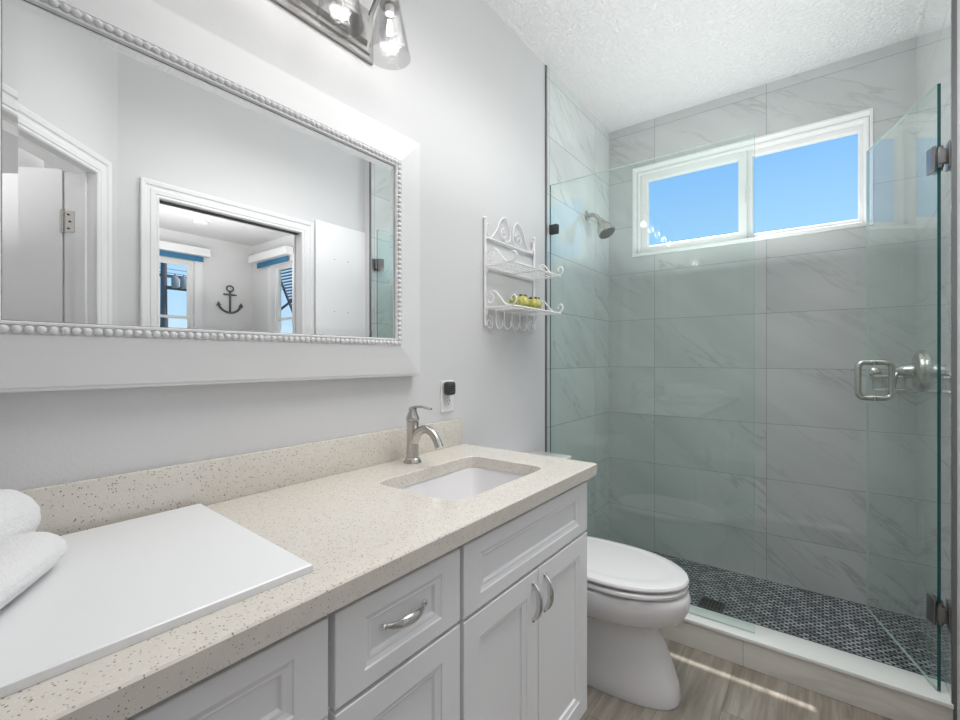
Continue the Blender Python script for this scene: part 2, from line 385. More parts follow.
# angled entry wall with doorway
dirv = Vector((-1, -1, 0)).normalized(); nrm = Vector((1, -1, 0)).normalized()     # along wall away from corner; outwards (hall side)
C0 = Vector((XO, YS, 0))
def dg(u, h, t=0.0): p = C0 + dirv*u + nrm*t; return Vector((p.x, p.y, h))
DA, DB = 0.152, 0.152+0.86       # door opening along the wall
LW = (XO-0.575)*math.sqrt(2)
mb = MB()
def dbox(mb, u0, u1, z0, z1, t0, t1):
    mb.loft([[dg(u0, z0, t0), dg(u1, z0, t0), dg(u1, z0, t1), dg(u0, z0, t1)], [dg(u0, z1, t0), dg(u1, z1, t0), dg(u1, z1, t1), dg(u0, z1, t1)]])
dbox(mb, -0.0, DA-0.02, 0, CH, 0, 0.115); dbox(mb, DA-0.02, DB+0.02, 2.052, CH, 0, 0.115); dbox(mb, DB+0.02, LW, 0, CH, 0, 0.115)
struct('wall_front', mb, 'wall', smooth=False)
struct('wall_front_return', MB().box((-0.12, -0.43, 0), (0.58, -0.31, CH)), 'wall')
# hall and bedroom shell
struct('wall_hall_left', MB().box((0.30, -2.2, 0), (0.42, -0.43, CH)), 'wall')
struct('wall_hall_back', MB().box((0.30, -2.32, 0), (3.2, -2.2, CH)), 'wall')
struct('wall_hall_right', MB().box((3.2, -2.32, 0), (3.32, 0.5, CH)), 'wall')
struct('wall_bedroom_near', MB().box((1.64, 0.42, 0), (5.3, 0.52, CH)), 'wall_b')
BX, BY = 5.12, 3.03
W2 = (1.70, 2.315, 1.0, 2.44)
W3 = (4.10, 4.60, 1.0, 2.44)
mb = MB(); wall_with_hole(mb, 'x', BX, BX+0.15, 0.42, BY+0.15, 0, CH, [W2]); struct('wall_bedroom_far', mb, 'wall_b')
mb = MB(); wall_with_hole(mb, 'y', BY, BY+0.10, XR+0.16, BX, 0, CH, [W3]); struct('wall_bedroom_side', mb, 'wall_b')
struct('wall_bedroom_shower', MB().box((XO+0.07, YT, 0), (XR+0.17, BY, CH)), 'wall_b')
# unseen roof slab added; its front edge trims sunlight to a thin streak
struct('sun_cutoff_slab', MB().box((-0.8, -2.8, 2.86), (5.9, 3.405, 3.02)), 'ext')
struct('ground', MB().box((-40, -40, -0.42), (80, 60, -0.3)), 'ground')
struct('foundation', MB().box((-0.15, -2.35, -0.3), (5.3, 3.15, -0.061)), 'ext')

# casings
CAS = [(0.0, 0.0), (0.0, 0.010), (0.006, 0.014), (0.016, 0.012), (0.020, 0.016), (0.040, 0.017), (0.044, 0.013), (0.058, 0.013), (0.063, 0.019), (0.080, 0.022), (0.085, 0.020), (0.085, 0.0)]
def casing(a, b, h, fn, name, parent, mat='trim'):
    m = MB(); L = []
    for d0, t in CAS:
        d = d0*0.93; L.append([fn(a-d, 0.0, t), fn(a-d, h+d, t), fn(b+d, h+d, t), fn(b+d, 0.0, t)])
    m.loft(L, False, False, closed=False); return m.build(name, mat, parent, smooth=False)
d1 = sroot('door_1', (XO, (D1A+D1B)/2, 0))
casing(D1A+0.008, D1B-0.008, D1H-0.008, lambda u, v, t: Vector((XO-t, u, v)), 'casing', d1)
casing(D1A+0.008, D1B-0.008, D1H-0.008, lambda u, v, t: Vector((XO+0.07+t, u, v)), 'casing', d1)
mb = MB(); mb.box((XO-0.002, D1A-0.014, 0), (XO+0.072, D1A+0.005, D1H)).box((XO-0.002, D1B-0.005, 0), (XO+0.072, D1B+0.014, D1H)).box((XO-0.002, D1A-0.014, D1H-0.004), (XO+0.072, D1B+0.014, D1H+0.014))
mb.build('door_jamb', 'trim', d1)
MB().box((XO+0.03, D1A+0.006, D1H-0.010), (XO+0.055, D1B-0.006, D1H-0.0041)).build('pocket_track', 'rubber', d1)
d2 = sroot('door_2', tuple(dg((DA+DB)/2, 0)))
casing(DA, DB, 2.04, lambda u, v, t: dg(u, v, -t), 'casing', d2)
mb = MB(); dbox(mb, DA-0.02, DA, 0, 2.04, -0.002, 0.118); dbox(mb, DB, DB+0.02, 0, 2.04, -0.002, 0.118); dbox(mb, DA-0.02, DB+0.02, 2.04, 2.06, -0.002, 0.118)
dbox(mb, DA, DA+0.012, 0, 2.04, 0.03, 0.07); dbox(mb, DA, DB, 2.028, 2.04, 0.03, 0.07)
mb.build('door_jamb', 'trim', d2, smooth=False)
mb = MB(); dbox(mb, DA-0.030, DA+0.004, 0.01, 2.05, 0.125, 0.125+0.80); leaf = mb.build('door_leaf', 'trim', d2, smooth=False)
for hz in (0.30, 1.10, 1.825):
    mb = MB(); dbox(mb, DA+0.0, DA+0.003, hz-0.045, hz+0.045, 0.078, 0.118)
    mb.tube([dg(DA+0.006, hz-0.048, 0.124), dg(DA+0.006, hz+0.048, 0.124)], 0.007, 12)
    h = mb.build('hinge', 'nickel', d2)
    for k in (-0.03, 0, 0.03):
        MB().tube([dg(DA+0.002, hz+k, 0.095+abs(k)*0.2), dg(DA+0.006, hz+k, 0.095+abs(k)*0.2)], 0.004, 8).build('screw', 'black', h)
# baseboards
struct('baseboard_left', MB().box((0, 1.375, 0), (0.014, YT-0.01, 0.10), 0.003), 'trim')
struct('baseboard_right', MB().box((XO-0.014, YS+0.01, 0), (XO, D1A-0.078, 0.10), 0.003), 'trim')

# shower window (window_1)
w1 = sroot('window_1', ((WX0+WX1)/2, YB+0.06, WZ0))
# white liner of the reveal (marble-white returns)
mb = MB(); f = lambda a, b, h: Vector((a, h, b))
mb.rings((WX0-0.001, WX1+0.001, WZ0-0.001, WZ1+0.001), [(0.0, YB+0.15), (0.0, YB-0.004), (0.009, YB-0.004), (0.009, YB+0.15)], f, False)
mb.build('reveal_liner', 'vinyl', w1, smooth=False)
def vinyl(rect, y0, y1, w, name, par, mat='vinyl'):
    m = MB(); m.rings(rect, [(0, y1), (0, y0+0.003), (0.003, y0), (w-0.006, y0), (w, y0+0.008), (w, y1)], lambda a, b, h: Vector((a, h, b)), False); return m.build(name, mat, par, smooth=False)
Yw = YB+0.058
vinyl((WX0+0.009, WX1-0.009, WZ0+0.009, WZ1-0.009), Yw, Yw+0.085, 0.020, 'window_frame', w1)
ix0, ix1, iz0, iz1 = WX0+0.030, WX1-0.026, WZ0+0.028, WZ1-0.032
vinyl((ix0, 0.803, iz0-0.004, iz1+0.004), Yw+0.012, Yw+0.045, 0.045, 'sash', w1)
vinyl((0.799, ix1+0.008, iz0-0.004, iz1+0.004), Yw+0.040, Yw+0.07, 0.032, 'sash', w1)
MB().box((ix0+0.04, Yw+0.026, iz0+0.03), (0.765, Yw+0.030, iz1-0.03)).build('pane', 'pane', w1)
MB().box((0.82, Yw+0.053, iz0+0.02), (ix1-0.02, Yw+0.057, iz1-0.02)).build('pane', 'pane', w1)
MB().box((0.786, Yw+0.000, 2.14), (0.796, Yw+0.0115, 2.23), 0.004).build('latch', 'vinyl', w1)
MB().box((WX0-0.004, YB-0.010, WZ0-0.012), (WX1+0.004, YB+0.06, WZ0+0.010), 0.003).build('window_sill', 'curb_cap', w1)

def bed_window(name, rect, fn, depth, ang):
    u0, u1, z0, z1 = rect
    c = fn((u0+u1)/2, z0, 0); r = sroot(name, tuple(c))
    def rg(rc, prof, nm, mat='vinyl'):
        m = MB(); m.rings(rc, prof, fn, False); return m.build(nm, mat, r, smooth=False)
    rg((u0-0.09, u1+0.09, z0-0.09, z1+0.09), [(0, 0), (0, -0.018), (0.091, -0.018), (0.091, 0.1)], 'casing', 'trim')
    rg((u0, u1, z0, z1), [(0.002, 0.099), (0.002, 0.03), (0.035, 0.03), (0.035, 0.099)], 'window_frame')
    zm = 1.755
    rg((u0+0.035, u1-0.035, zm-0.032, z1-0.035), [(0, 0.065), (0, 0.04), (0.03, 0.04), (0.03, 0.065)], 'sash')
    rg((u0+0.035, u1-0.035, z0+0.035, zm+0.0), [(0, 0.06), (0, 0.035), (0.03, 0.035), (0.03, 0.06)], 'sash')
    for a, b in ((z0+0.05, zm-0.02), (zm+0.0, z1-0.05)):
        m = MB(); L = []
        for h in (0.050, 0.053): L.append([fn(u0+0.06, a, h), fn(u1-0.06, a, h), fn(u1-0.06, b, h), fn(u0+0.06, b, h)])
        m.loft(L); m.build('pane', 'pane', r, smooth=False)
    return r
bed_window('window_2', W2, lambda a, b, h: Vector((BX+h, a, b)), 0.1, 0)
bed_window('window_3', W3, lambda a, b, h: Vector((a, BY+h, b)), 0.1, 0)

# ------------------------------------------------------------------ vanity cabinets
XF = 0.550; XC = 0.530
def front(y0, y1, z0, z1, st, name, par, rail=None):
    m = MB(); fn = lambda a, b, h: Vector((XC+h, a, b))
    rl = rail if rail else st
    loops = []
    for d, h in [(0, 0.0), (0, 0.0185), (0.0015, 0.020), (st, 0.020), (st+0.002, 0.0175), (st+0.010, 0.0150), (st+0.012, 0.0155), (st+0.016, 0.0145), (st+0.019, 0.009)]:
        e = d if d < st else d-st+rl
        loops.append([fn(y0+d, z0+e, h), fn(y1-d, z0+e, h), fn(y1-d, z1-e, h), fn(y0+d, z1-e, h)])
    m.loft(loops, False, True)
    return m.build(name, 'cab', par, smooth=False)
def pull(y, z, vert, par):
    m = MB(); L = 0.049; pts = []; rad = []
    for i in range(25):
        t = -1+2*i/24; d = 0.020*(1-abs(t)**2.4)+0.001
        a = t*L
        pts.append((XF-0.001+d, y+(0 if vert else a), z+(a if vert else 0))); rad.append(0.0034+0.0042*(1-t*t))
    m.tube(pts, rad, 12, flat=(1.25, 0.7) if not vert else (1.25, 0.7))
    for t in (-1, 1):
        c = (XF-0.0005, y+(0 if vert else t*(L-0.001)), z+(t*(L-0.001) if vert else 0))
        m.lathe([(0.0062, 0), (0.0062, 0.003), (0.004, 0.006)], c, (1, 0, 0), 14)
    return m.build('handle', 'chrome', par)
def cabinet(y0, y1, label):
    c = thing('vanity_cabinet', label, 'cabinet', (0.265, (y0+y1)/2, 0), 'vanity cabinets under the countertop')
    m = MB()
    m.box((0.002, y0, 0.10), (XC-0.02, y0+0.018, 0.857)).box((0.002, y1-0.018, 0.10), (XC-0.02, y1, 0.857)).box((0.002, y0+0.018, 0.10), (XC-0.02, y1-0.018, 0.118)).box((0.002, y0+0.018, 0.118), (0.012, y1-0.018, 0.857))
    m.build('body', 'cab', c, smooth=False)
    m = MB(); m.rings((y0, y1, 0.10, 0.857), [(0, XC-0.02), (0, XC), (0.038, XC), (0.038, XC-0.02)], lambda a, b, h: Vector((h, a, b)), False); m.build('face_frame', 'cab', c, smooth=False)
    MB().box((0.05, y0+0.001, 0), (0.47, y1-0.001, 0.0998)).build('toe_kick', 'cab', c, smooth=False)
    return c
c1 = cabinet(-0.30, 0.4135, 'white vanity cabinet farthest left, cut off by the picture edge')
front(-0.285, 0.408, 0.692, 0.840, 0.056, 'false_front', c1, 0.033)
for a, b, hy in ((-0.285, 0.058, 0.02), (0.064, 0.408, 0.10)):
    dr = front(a, b, 0.110, 0.684, 0.055, 'door', c1); pull(hy, 0.60, True, dr)
c2 = cabinet(0.4145, 0.727, 'white vanity cabinet with stacked drawers and bow handle, between two door cabinets')
for z0, z1 in ((0.690, 0.840), (0.404, 0.682), (0.110, 0.396)):
    dr = front(0.420, 0.722, z0, z1, 0.056, 'drawer', c2, 0.031 if z1 > 0.8 else 0.05); pull(0.566, 0.774 if z1 > 0.8 else (z0+z1)/2, False, dr)
c3 = cabinet(0.728, 1.365, 'white vanity sink cabinet beside the toilet with two doors and upright handles')
front(0.734, 1.360, 0.686, 0.840, 0.058, 'false_front', c3, 0.032)
for a, b, hy in ((0.734, 1.045, 1.018), (1.049, 1.360, 1.078)):
    dr = front(a, b, 0.110, 0.678, 0.055, 'door', c3); pull(hy, 0.602, True, dr)

# countertop with sink cut-out
CZ = 0.897; CB = 0.860
hc = Vector((0.322, 1.022)); hx, hy_ = 0.145, 0.216
X0, X1, Y0, Y1 = 0.001, 0.572, -0.305, 1.387
ang = sorted([2*PI*k/96 for k in range(96)] + [math.atan2(y-hc.y, x-hc.x) % (2*PI) for x in (X0, X1) for y in (Y0, Y1)])
def rect_ray(a, x0, x1, y0, y1):
    dx, dy = math.cos(a), math.sin(a); t = 1e9
    if dx > 1e-9: t = min(t, (x1-hc.x)/dx)
    if dx < -1e-9: t = min(t, (x0-hc.x)/dx)
    if dy > 1e-9: t = min(t, (y1-hc.y)/dy)
    if dy < -1e-9: t = min(t, (y0-hc.y)/dy)
    return hc.x+dx*t, hc.y+dy*t
def sup_ray(a, ax, ay, n=10):
    dx, dy = math.cos(a), math.sin(a); t = (abs(dx/ax)**n+abs(dy/ay)**n)**(-1/n); return hc.x+dx*t, hc.y+dy*t
def lp(fn, z): return [Vector((*fn(a), z)) for a in ang]
top = thing('countertop', 'cream speckled quartz countertop with backsplash along the left wall', 'countertop', (0.286, 0.54, CB))
m = MB()
m.loft([lp(lambda a: sup_ray(a, hx, hy_), CB), lp(lambda a: rect_ray(a, X0, X1, Y0, Y1), CB), lp(lambda a: rect_ray(a, X0, X1, Y0, Y1), CZ-0.003), lp(lambda a: rect_ray(a, X0, X1-0.003, Y0+0.003, Y1-0.003), CZ),
        lp(lambda a: sup_ray(a, hx+0.002, hy_+0.002), CZ), lp(lambda a: sup_ray(a, hx, hy_), CZ-0.002), lp(lambda a: sup_ray(a, hx, hy_), CB)], False, False)
m.build('slab', 'quartz', top, angle=25)
MB().box((0.001, -0.305, CZ+0.0002), (0.021, 1.374, 0.999), 0.0015).build('backsplash', 'quartz', top)
# sink
sk = thing('sink', 'white undermount rectangular sink set in the quartz countertop', 'sink', (hc.x, hc.y, 0.73))
m = MB()
sh = lambda ax, ay, n: (lambda a: sup_ray(a, ax, ay, n))
m.loft([lp(sh(hx+0.025, hy_+0.025, 7), CB-0.001), lp(sh(hx+0.003, hy_+0.003, 7), CB-0.001), lp(sh(hx-0.002, hy_-0.002, 7), CB-0.02), lp(sh(hx-0.014, hy_-0.018, 6), CB-0.08), lp(sh(hx-0.028, hy_-0.035, 5), CB-0.12), lp(sh(hx-0.06, hy_-0.08, 4), CB-0.135), lp(sh(0.03, 0.03, 2), CB-0.142)], False, True)
m.loft([lp(sh(hx+0.025, hy_+0.025, 7), CB-0.001), lp(sh(hx+0.012, hy_+0.012, 7), CB-0.02), lp(sh(hx-0.0, hy_-0.01, 5), CB-0.13), lp(sh(0.04, 0.04, 2), CB-0.155)], False, True)
m.build('basin', 'porcelain', sk)
MB().lathe([(0.0, 0.0), (0.024, 0.0), (0.026, 0.002), (0.022, 0.004), (0.018, 0.002), (0.0, 0.0035)], (hc.x, hc.y, CB-0.142), seg=24).build('drain_cap', 'chrome', sk)

# faucet
fx, fy = 0.088, 1.037
fa = thing('faucet', 'brushed nickel single-lever faucet behind the sink', 'faucet', (fx, fy, CZ))
MB().lathe([(0.029, 0), (0.029, 0.004), (0.026, 0.009), (0.0255, 0.012), (0.0205, 0.016), (0.0195, 0.06), (0.0195, 0.135)], (fx, fy, CZ), seg=32).build('body', 'nickel', fa)
MB().lathe([(0.0202, 0.1365), (0.0215, 0.139), (0.0215, 0.145), (0.0185, 0.152), (0.013, 0.166), (0.0125, 0.176), (0.009, 0.18), (0, 0.181)], (fx, fy, CZ), seg=32).build('collar', 'nickel', fa)
pts = catmull([(fx+0.006, fy, CZ+0.070), (fx+0.024, fy, CZ+0.097), (fx+0.055, fy, CZ+0.113), (fx+0.085, fy, CZ+0.105), (fx+0.107, fy, CZ+0.082), (fx+0.117, fy, CZ+0.062)], 8)
nn = len(pts); MB().tube(pts, [0.017-0.0045*math.sin(PI/2*min(1, i/nn*1.3))+0.0035*max(0, i/nn-0.65) for i in range(nn)], 20).build('spout', 'nickel', fa)
pts = [(fx-0.006, fy, CZ+0.176), (fx+0.018, fy, CZ+0.181), (fx+0.045, fy, CZ+0.183), (fx+0.068, fy, CZ+0.180), (fx+0.082, fy, CZ+0.179)]
MB().tube(catmull(pts, 5), [0.0085]*5+[0.0075]*5+[0.007]*5+[0.0065]*5+[0.005], 12, flat=(0.55, 1.1)).build('lever', 'nickel', fa)

# white board and towels
bd = [(0.034, -0.16), (0.494, -0.16), (0.506, 0.409), (0.034, 0.429)]
bi = [(0.036, -0.158), (0.492, -0.158), (0.504, 0.407), (0.036, 0.427)]
m = MB(); m.loft([[Vector((*q, CZ+0.0006)) for q in bd], [Vector((*q, CZ+0.0111)) for q in bd], [Vector((*q, CZ+0.0126)) for q in bi]])
tag(m.build('white_board', 'board', smooth=False), 'large flat white board lying on the quartz countertop', 'board')
def towel(name, p0, p1, r, label, seed, squash=0.85, r2=None):
    rnd = random.Random(seed); p0, p1 = Vector(p0), Vector(p1); ax = (p1-p0).normalized(); side = ax.cross(Vector((0, 0, 1))).normalized(); up = side.cross(ax)
    L = (p1-p0).length; loops = []; N = 56; K = 46
    ph = [rnd.uniform(0, 6.28) for _ in range(8)]
    for i in range(K+1):
        t = i/K; s = t*L
        e = min(s, L-s)/(r*0.9); k = math.sqrt(max(0.0, 1-(1-min(1, e))**2)) if e < 1 else 1
        k = 0.10+0.90*k; ring = []
        for j in range(N):
            a = 2*PI*j/N
            w = 1+0.045*math.sin(2*a+ph[0]+3*t)+0.03*math.sin(3*a+ph[1]-5*t)+0.022*math.sin(9*t+ph[2]+a)+0.012*math.sin(14*a+ph[3]+8*t)+rnd.uniform(-0.008, 0.008)
            rr = r*k*w; ring.append(p0+ax*s+side*math.cos(a)*rr+up*math.sin(a)*rr*squash)
        loops.append(ring)
    m = MB(); m.loft(loops)
    # the rolled flap: a lip running along the roll
    fl = []
    for i in range(21):
        s = (0.12+0.76*i/20)*L
        fl.append(p0+ax*s+side*math.cos(0.9)*r*1.0+up*math.sin(0.9)*r*squash)
    m.tube(fl, [0.002+0.006*math.sin(PI*i/20)**0.5 for i in range(21)], 8)
    return tag(m.build(name, 'towel', None, angle=180), label, 'towel', 'white towels on the board')
BZ = CZ+0.0126
towel('rolled_towel', (0.160, 0.148, BZ+0.032), (0.50, -0.040, BZ+0.032), 0.044, 'smaller white terry towel roll lying nearest the front edge of the white board', 3, 0.68)
towel('rolled_towel', (0.052, 0.132, BZ+0.060), (0.380, -0.072, BZ+0.060), 0.053, 'larger white terry towel roll behind the smaller one, near the backsplash', 5, 0.96)

# ------------------------------------------------------------------ mirror
MY0, MY1, MZ0, MZ1 = -0.005, 1.125, 1.176, 1.984
mi = thing('wall_mirror', 'large white framed mirror with beaded inner edge above the countertop', 'mirror', (0.0, (MY0+MY1)/2, MZ0))
fn = lambda a, b, h: Vector((h, a, b))
m = MB(); m.rings((MY0, MY1, MZ0, MZ1), [(0, 0.001), (0, 0.033), (0.002, 0.036), (0.007, 0.036), (0.008, 0.038), (0.060, 0.043), (0.100, 0.048), (0.101, 0.046), (0.117, 0.046), (0.118, 0.049), (0.122, 0.049), (0.124, 0.042), (0.124, 0.001)], fn, False)
m.build('frame', 'frame', mi, smooth=False)
g0, g1, g2, g3 = MY0+0.124, MY1-0.124, MZ0+0.124, MZ1-0.124
m = MB(); m.rings((g0-0.002, g1+0.002, g2-0.002, g3+0.002), [(0, 0.030), (0.0, 0.0402), (0.022, 0.0410)], fn, True); m.build('glass', 'mirror', mi, smooth=False)
m = MB(); m.rings((g0-0.001, g1+0.001, g2-0.001, g3+0.001), [(0, 0.040), (0.001, 0.0412), (0.002, 0.0404)], fn, False); m.build('glass_gasket', 'rubber', mi, smooth=False)
m = MB(); dd = 0.1095; rb = 0.0075
b0, b1, b2, b3 = MY0+dd, MY1-dd, MZ0+dd, MZ1-dd
def bead_line(p, q):
    n = round((q-p).length/0.0156)
    for i in range(n): c = p.lerp(q, i/n); m.sphere(c, rb, 10, 6, (0.9, 1, 1))
P4 = [Vector((0.0475, b0, b2)), Vector((0.0475, b1, b2)), Vector((0.0475, b1, b3)), Vector((0.0475, b0, b3))]
for i in range(4): bead_line(P4[i], P4[(i+1) % 4])
m.build('bead_trim', 'frame', mi, angle=180)

# ------------------------------------------------------------------ vanity light
vl = thing('vanity_light', 'dark brushed nickel vanity light with clear glass cone shades above the mirror', 'wall light', (0, 0.565, 2.25))
m = MB(); m.rings((0.19, 0.940, 2.172, 2.335), [(0, 0.001), (0, 0.010), (0.004, 0.013), (0.016, 0.013), (0.020, 0.020), (0.034, 0.020), (0.042, 0.034), (0.060, 0.034)], fn, True); m.build('backplate', 'dknickel', vl, smooth=False)
sx0 = 0.118
for k in range(5):
    yy = 0.565+(k-2)*0.1735
    MB().tube(catmull([(0.03, yy, 2.30), (0.06, yy, 2.335), (0.095, yy, 2.352), (sx0, yy, 2.34), (sx0, yy, 2.325)], 6), 0.008, 12).build('arm', 'dknickel', vl)
    so = MB().lathe([(0.0, 0.062), (0.014, 0.060), (0.018, 0.052), (0.030, 0.010), (0.032, 0.0), (0.026, -0.002), (0.0, -0.002)], (sx0, yy, 2.292), seg=8).build('socket_cup', 'dknickel', vl, smooth=False)
    MB().lathe([(0.030, 0.160), (0.0315, 0.158), (0.0475, 0.080), (0.0625, 0.002), (0.0630, 0.0), (0.0605, 0.0005), (0.0455, 0.080), (0.0295, 0.155), (0.027, 0.157)], (sx0, yy, 2.138), seg=40, cap=False).build('glass_shade', 'seeded', vl)
    bu = MB().lathe([(0.013, 0.085), (0.015, 0.072), (0.024, 0.050), (0.029, 0.030), (0.027, 0.012), (0.017, 0.002), (0.0, 0.0)], (sx0, yy, 2.185), seg=24, cap=False).build('bulb', 'bulb', vl)
    MB().lathe([(0.0135, 0.0), (0.0135, 0.022), (0.010, 0.026)], (sx0, yy, 2.266), seg=20).build('bulb_base', 'plastic', bu)
    fm = MB(); 
    for q in range(6): fm.tube([(sx0+0.004*math.cos(q), yy+0.004*math.sin(q), 2.248), (sx0+0.009*math.cos(q*PI/3), yy+0.009*math.sin(q*PI/3), 2.205)], 0.0016, 6)
    fm.build('filament', 'filament', bu)
    l = lamp('bulb_light', 'POINT', (sx0, yy, 2.212), 0.42, color=(1, 0.975, 0.94), shadow_soft_size=0.022); attach(l, vl)

# ------------------------------------------------------------------ outlet and plug-in
oy, oz = 1.304, 1.090
ou = thing('wall_outlet', 'white wall outlet above the backsplash right of the faucet', 'outlet', (0, oy, oz-0.06))
m = MB(); m.rings((oy-0.037, oy+0.037, oz-0.060, oz+0.060), [(0, 0.0), (0, 0.003), (0.003, 0.006)], fn, True); m.build('cover_plate', 'plastic', ou, smooth=False)
for dz in (-0.021, 0.021):
    rc = MB().box((0.006, oy-0.017, oz+dz-0.014), (0.0085, oy+0.017, oz+dz+0.014), 0.001).build('receptacle', 'plastic', ou)
    for a, b in ((-0.007, 0.003), (0.007, 0.003)):
        MB().box((0.0084, oy+a-0.0012, oz+dz+b-0.004), (0.0088, oy+a+0.0012, oz+dz+b+0.004)).build('slot', 'black', rc)
    MB().box((0.0084, oy-0.002, oz+dz-0.010), (0.0088, oy+0.002, oz+dz-0.006)).build('ground_slot', 'black', rc)
pg = thing('plug_in_diffuser', 'small dark grey plug-in air freshener in the wall outlet', 'air freshener', (0.01, oy+0.005, oz+0.015))
MB().box((0.009, oy-0.031, oz+0.006), (0.038, oy+0.014, oz+0.057), 0.010, 4).build('body', 'plastic_dk', pg)
m = MB()
for i in range(4):
    for j in range(4): m.box((0.0375, oy-0.024+i*0.009, oz+0.018+j*0.008), (0.0392, oy-0.020+i*0.009, oz+0.0215+j*0.008))
m.build('vent_grille', 'edge', pg, smooth=False)

# ------------------------------------------------------------------ scroll wall shelf
sh_ = thing('wire_wall_shelf', 'white scrolled wire wall shelf with two tiers between mirror and shower', 'shelf', (0.01, 1.745, 1.37))
ya, yb = 1.540, 1.950; R1 = 0.0045
def spiral(c, r0, r1, a0, turns, n=28):
    """in the (y,z) or given plane: list of (u,v)"""
    return [(c[0]+(r0+(r1-r0)*i/n)*math.cos(a0+turns*2*PI*i/n), c[1]+(r0+(r1-r0)*i/n)*math.sin(a0+turns*2*PI*i/n)) for i in range(n+1)]
for yy in (ya, yb):
    m = MB(); m.tube([(0.010, yy, 1.375), (0.010, yy, 1.825)], 0.0055, 10); m.sphere((0.010, yy, 1.832), 0.008); m.sphere((0.010, yy, 1.818), 0.007, sc=(1, 1, 0.5)); m.build('post', 'wire', sh_)
MB().tube([(0.010, ya, 1.752), (0.010, yb, 1.752)], R1).build('rail', 'wire', sh_)
yc = (ya+yb)/2
for sgn in (-1, 1):
    pts = [(0.010, yc+sgn*u, v) for u, v in spiral((0.062, 1.795), 0.006, 0.030, PI*0.2, 1.35, 24)]
    e = pts[-1]
    pts2 = catmull([(0.010, yc+sgn*0.062, 1.762), (0.010, yc+sgn*0.020, 1.772), (0.010, yc+sgn*0.010, 1.815), (0.010, yc+sgn*0.040, 1.868), (0.010, yc+sgn*0.085, 1.855), (0.010, yc+sgn*0.125, 1.795), (0.010, yc+sgn*0.165, 1.758), (0.010, yc+sgn*0.192, 1.775), (0.010, yc+sgn*0.194, 1.808), (0.010, yc+sgn*0.178, 1.815)], 6)
    MB().tube(pts2, 0.0036, 8).build('scroll', 'wire', sh_)
    MB().tube(pts, 0.0030, 8).build('scroll', 'wire', sh_)
for zz in (1.628, 1.450):
    m = MB(); dpt = 0.155
    m.tube([(0.010, ya, zz), (dpt, ya, zz), (dpt, yb, zz), (0.010, yb, zz), (0.010, ya, zz)], R1, 8)
    for i in range(5): x = 0.032+i*0.0255; m.box((x-0.0042, ya, zz-0.0015), (x+0.0042, yb, zz+0.0015))
    m.tube([(0.01, yc, zz-0.004), (dpt, yc, zz-0.004)], 0.0025, 8)
    m.build('shelf_tier', 'wire', sh_)
    for yy in (ya, yb):
        P = catmull([(0.030, yy, zz+0.030), (0.040, yy, zz+0.018), (0.052, yy, zz+0.030), (0.045, yy, zz+0.055), (0.022, yy, zz+0.050), (0.016, yy, zz+0.022), (0.03, yy, zz+0.06), (0.062, yy, zz+0.066), (0.092, yy, zz+0.034), (0.118, yy, zz+0.008), (0.152, yy, zz+0.006), (0.168, yy, zz+0.026), (0.158, yy, zz+0.044), (0.142, yy, zz+0.036), (0.146, yy, zz+0.024)], 6)
        MB().tube(P[36:], 0.0034, 8).build('side_scroll', 'wire', sh_)
        m = MB(); m.tube([(0.036+r*math.cos(a), yy, zz+0.036+r*math.sin(a)) for r, a in [(0.006+0.022*i/26, 1.2+i/26*8.2) for i in range(27)]], 0.0028, 8); m.build('side_scroll', 'wire', sh_)
    for yy in (ya, yb):
        MB().tube([(0.012, yy, zz-0.034), (0.020, yy, zz-0.024), (0.022, yy, zz-0.003)], 0.004, 8).build('bracket', 'wire', sh_)
for i in range(5):
    yy = ya+0.075+i*0.065
    MB().tube(catmull([(0.014, yy, 1.446), (0.014, yy, 1.40), (0.020, yy, 1.375), (0.034, yy, 1.366), (0.048, yy, 1.378), (0.048, yy, 1.398)], 6), 0.0030, 8).build('hook', 'wire', sh_)
for yy, sg in ((ya, 1), (yb, -1)):
    MB().tube([(0.010, yy+sg*0.03+(r*math.cos(a))*sg, 1.388+r*math.sin(a)) for r, a in [(0.006+0.024*i/26, -0.6+i/26*8.6) for i in range(27)]], 0.0030, 8).build('scroll', 'wire', sh_)
def lotus(c, r, label, rot=0):
    x, y, z = c
    p = thing('ribbed_candle_pot', label, 'candle pot', c, 'yellow-green candle pots on the shelf')
    loops = []
    for h, k in ((0.0, 0.55), (0.004, 0.62), (0.012, 0.92), (0.022, 1.0), (0.032, 0.93), (0.040, 0.74), (0.044, 0.60), (0.043, 0.50), (0.034, 0.48)):
        loops.append([Vector((x+r*k*(1+0.07*math.cos(8*a))*math.cos(a), y+r*k*(1+0.07*math.cos(8*a))*math.sin(a), z+h*1.35)) for a in [2*PI*j/64+rot for j in range(64)]])
    MB().loft(loops).build('bowl', 'pot', p, angle=60)
    m = MB()
    for j in range(8):
        a = 2*PI*j/8+rot; m.sphere((x+r*0.66*math.cos(a), y+r*0.66*math.sin(a), z+0.059), 0.0065, 8, 6, (1.2, 1.2, 0.7))
    m.build('petal_rim', 'pot_rim', p)
sz = 1.450+0.0036
lotus((0.080, 1.700, sz), 0.044, 'yellow-green ribbed candle pot on the lower shelf tier, left of its twin')
lotus((0.080, 1.812, sz), 0.044, 'yellow-green ribbed candle pot on the lower shelf tier, right one nearer the shower', 0.3)

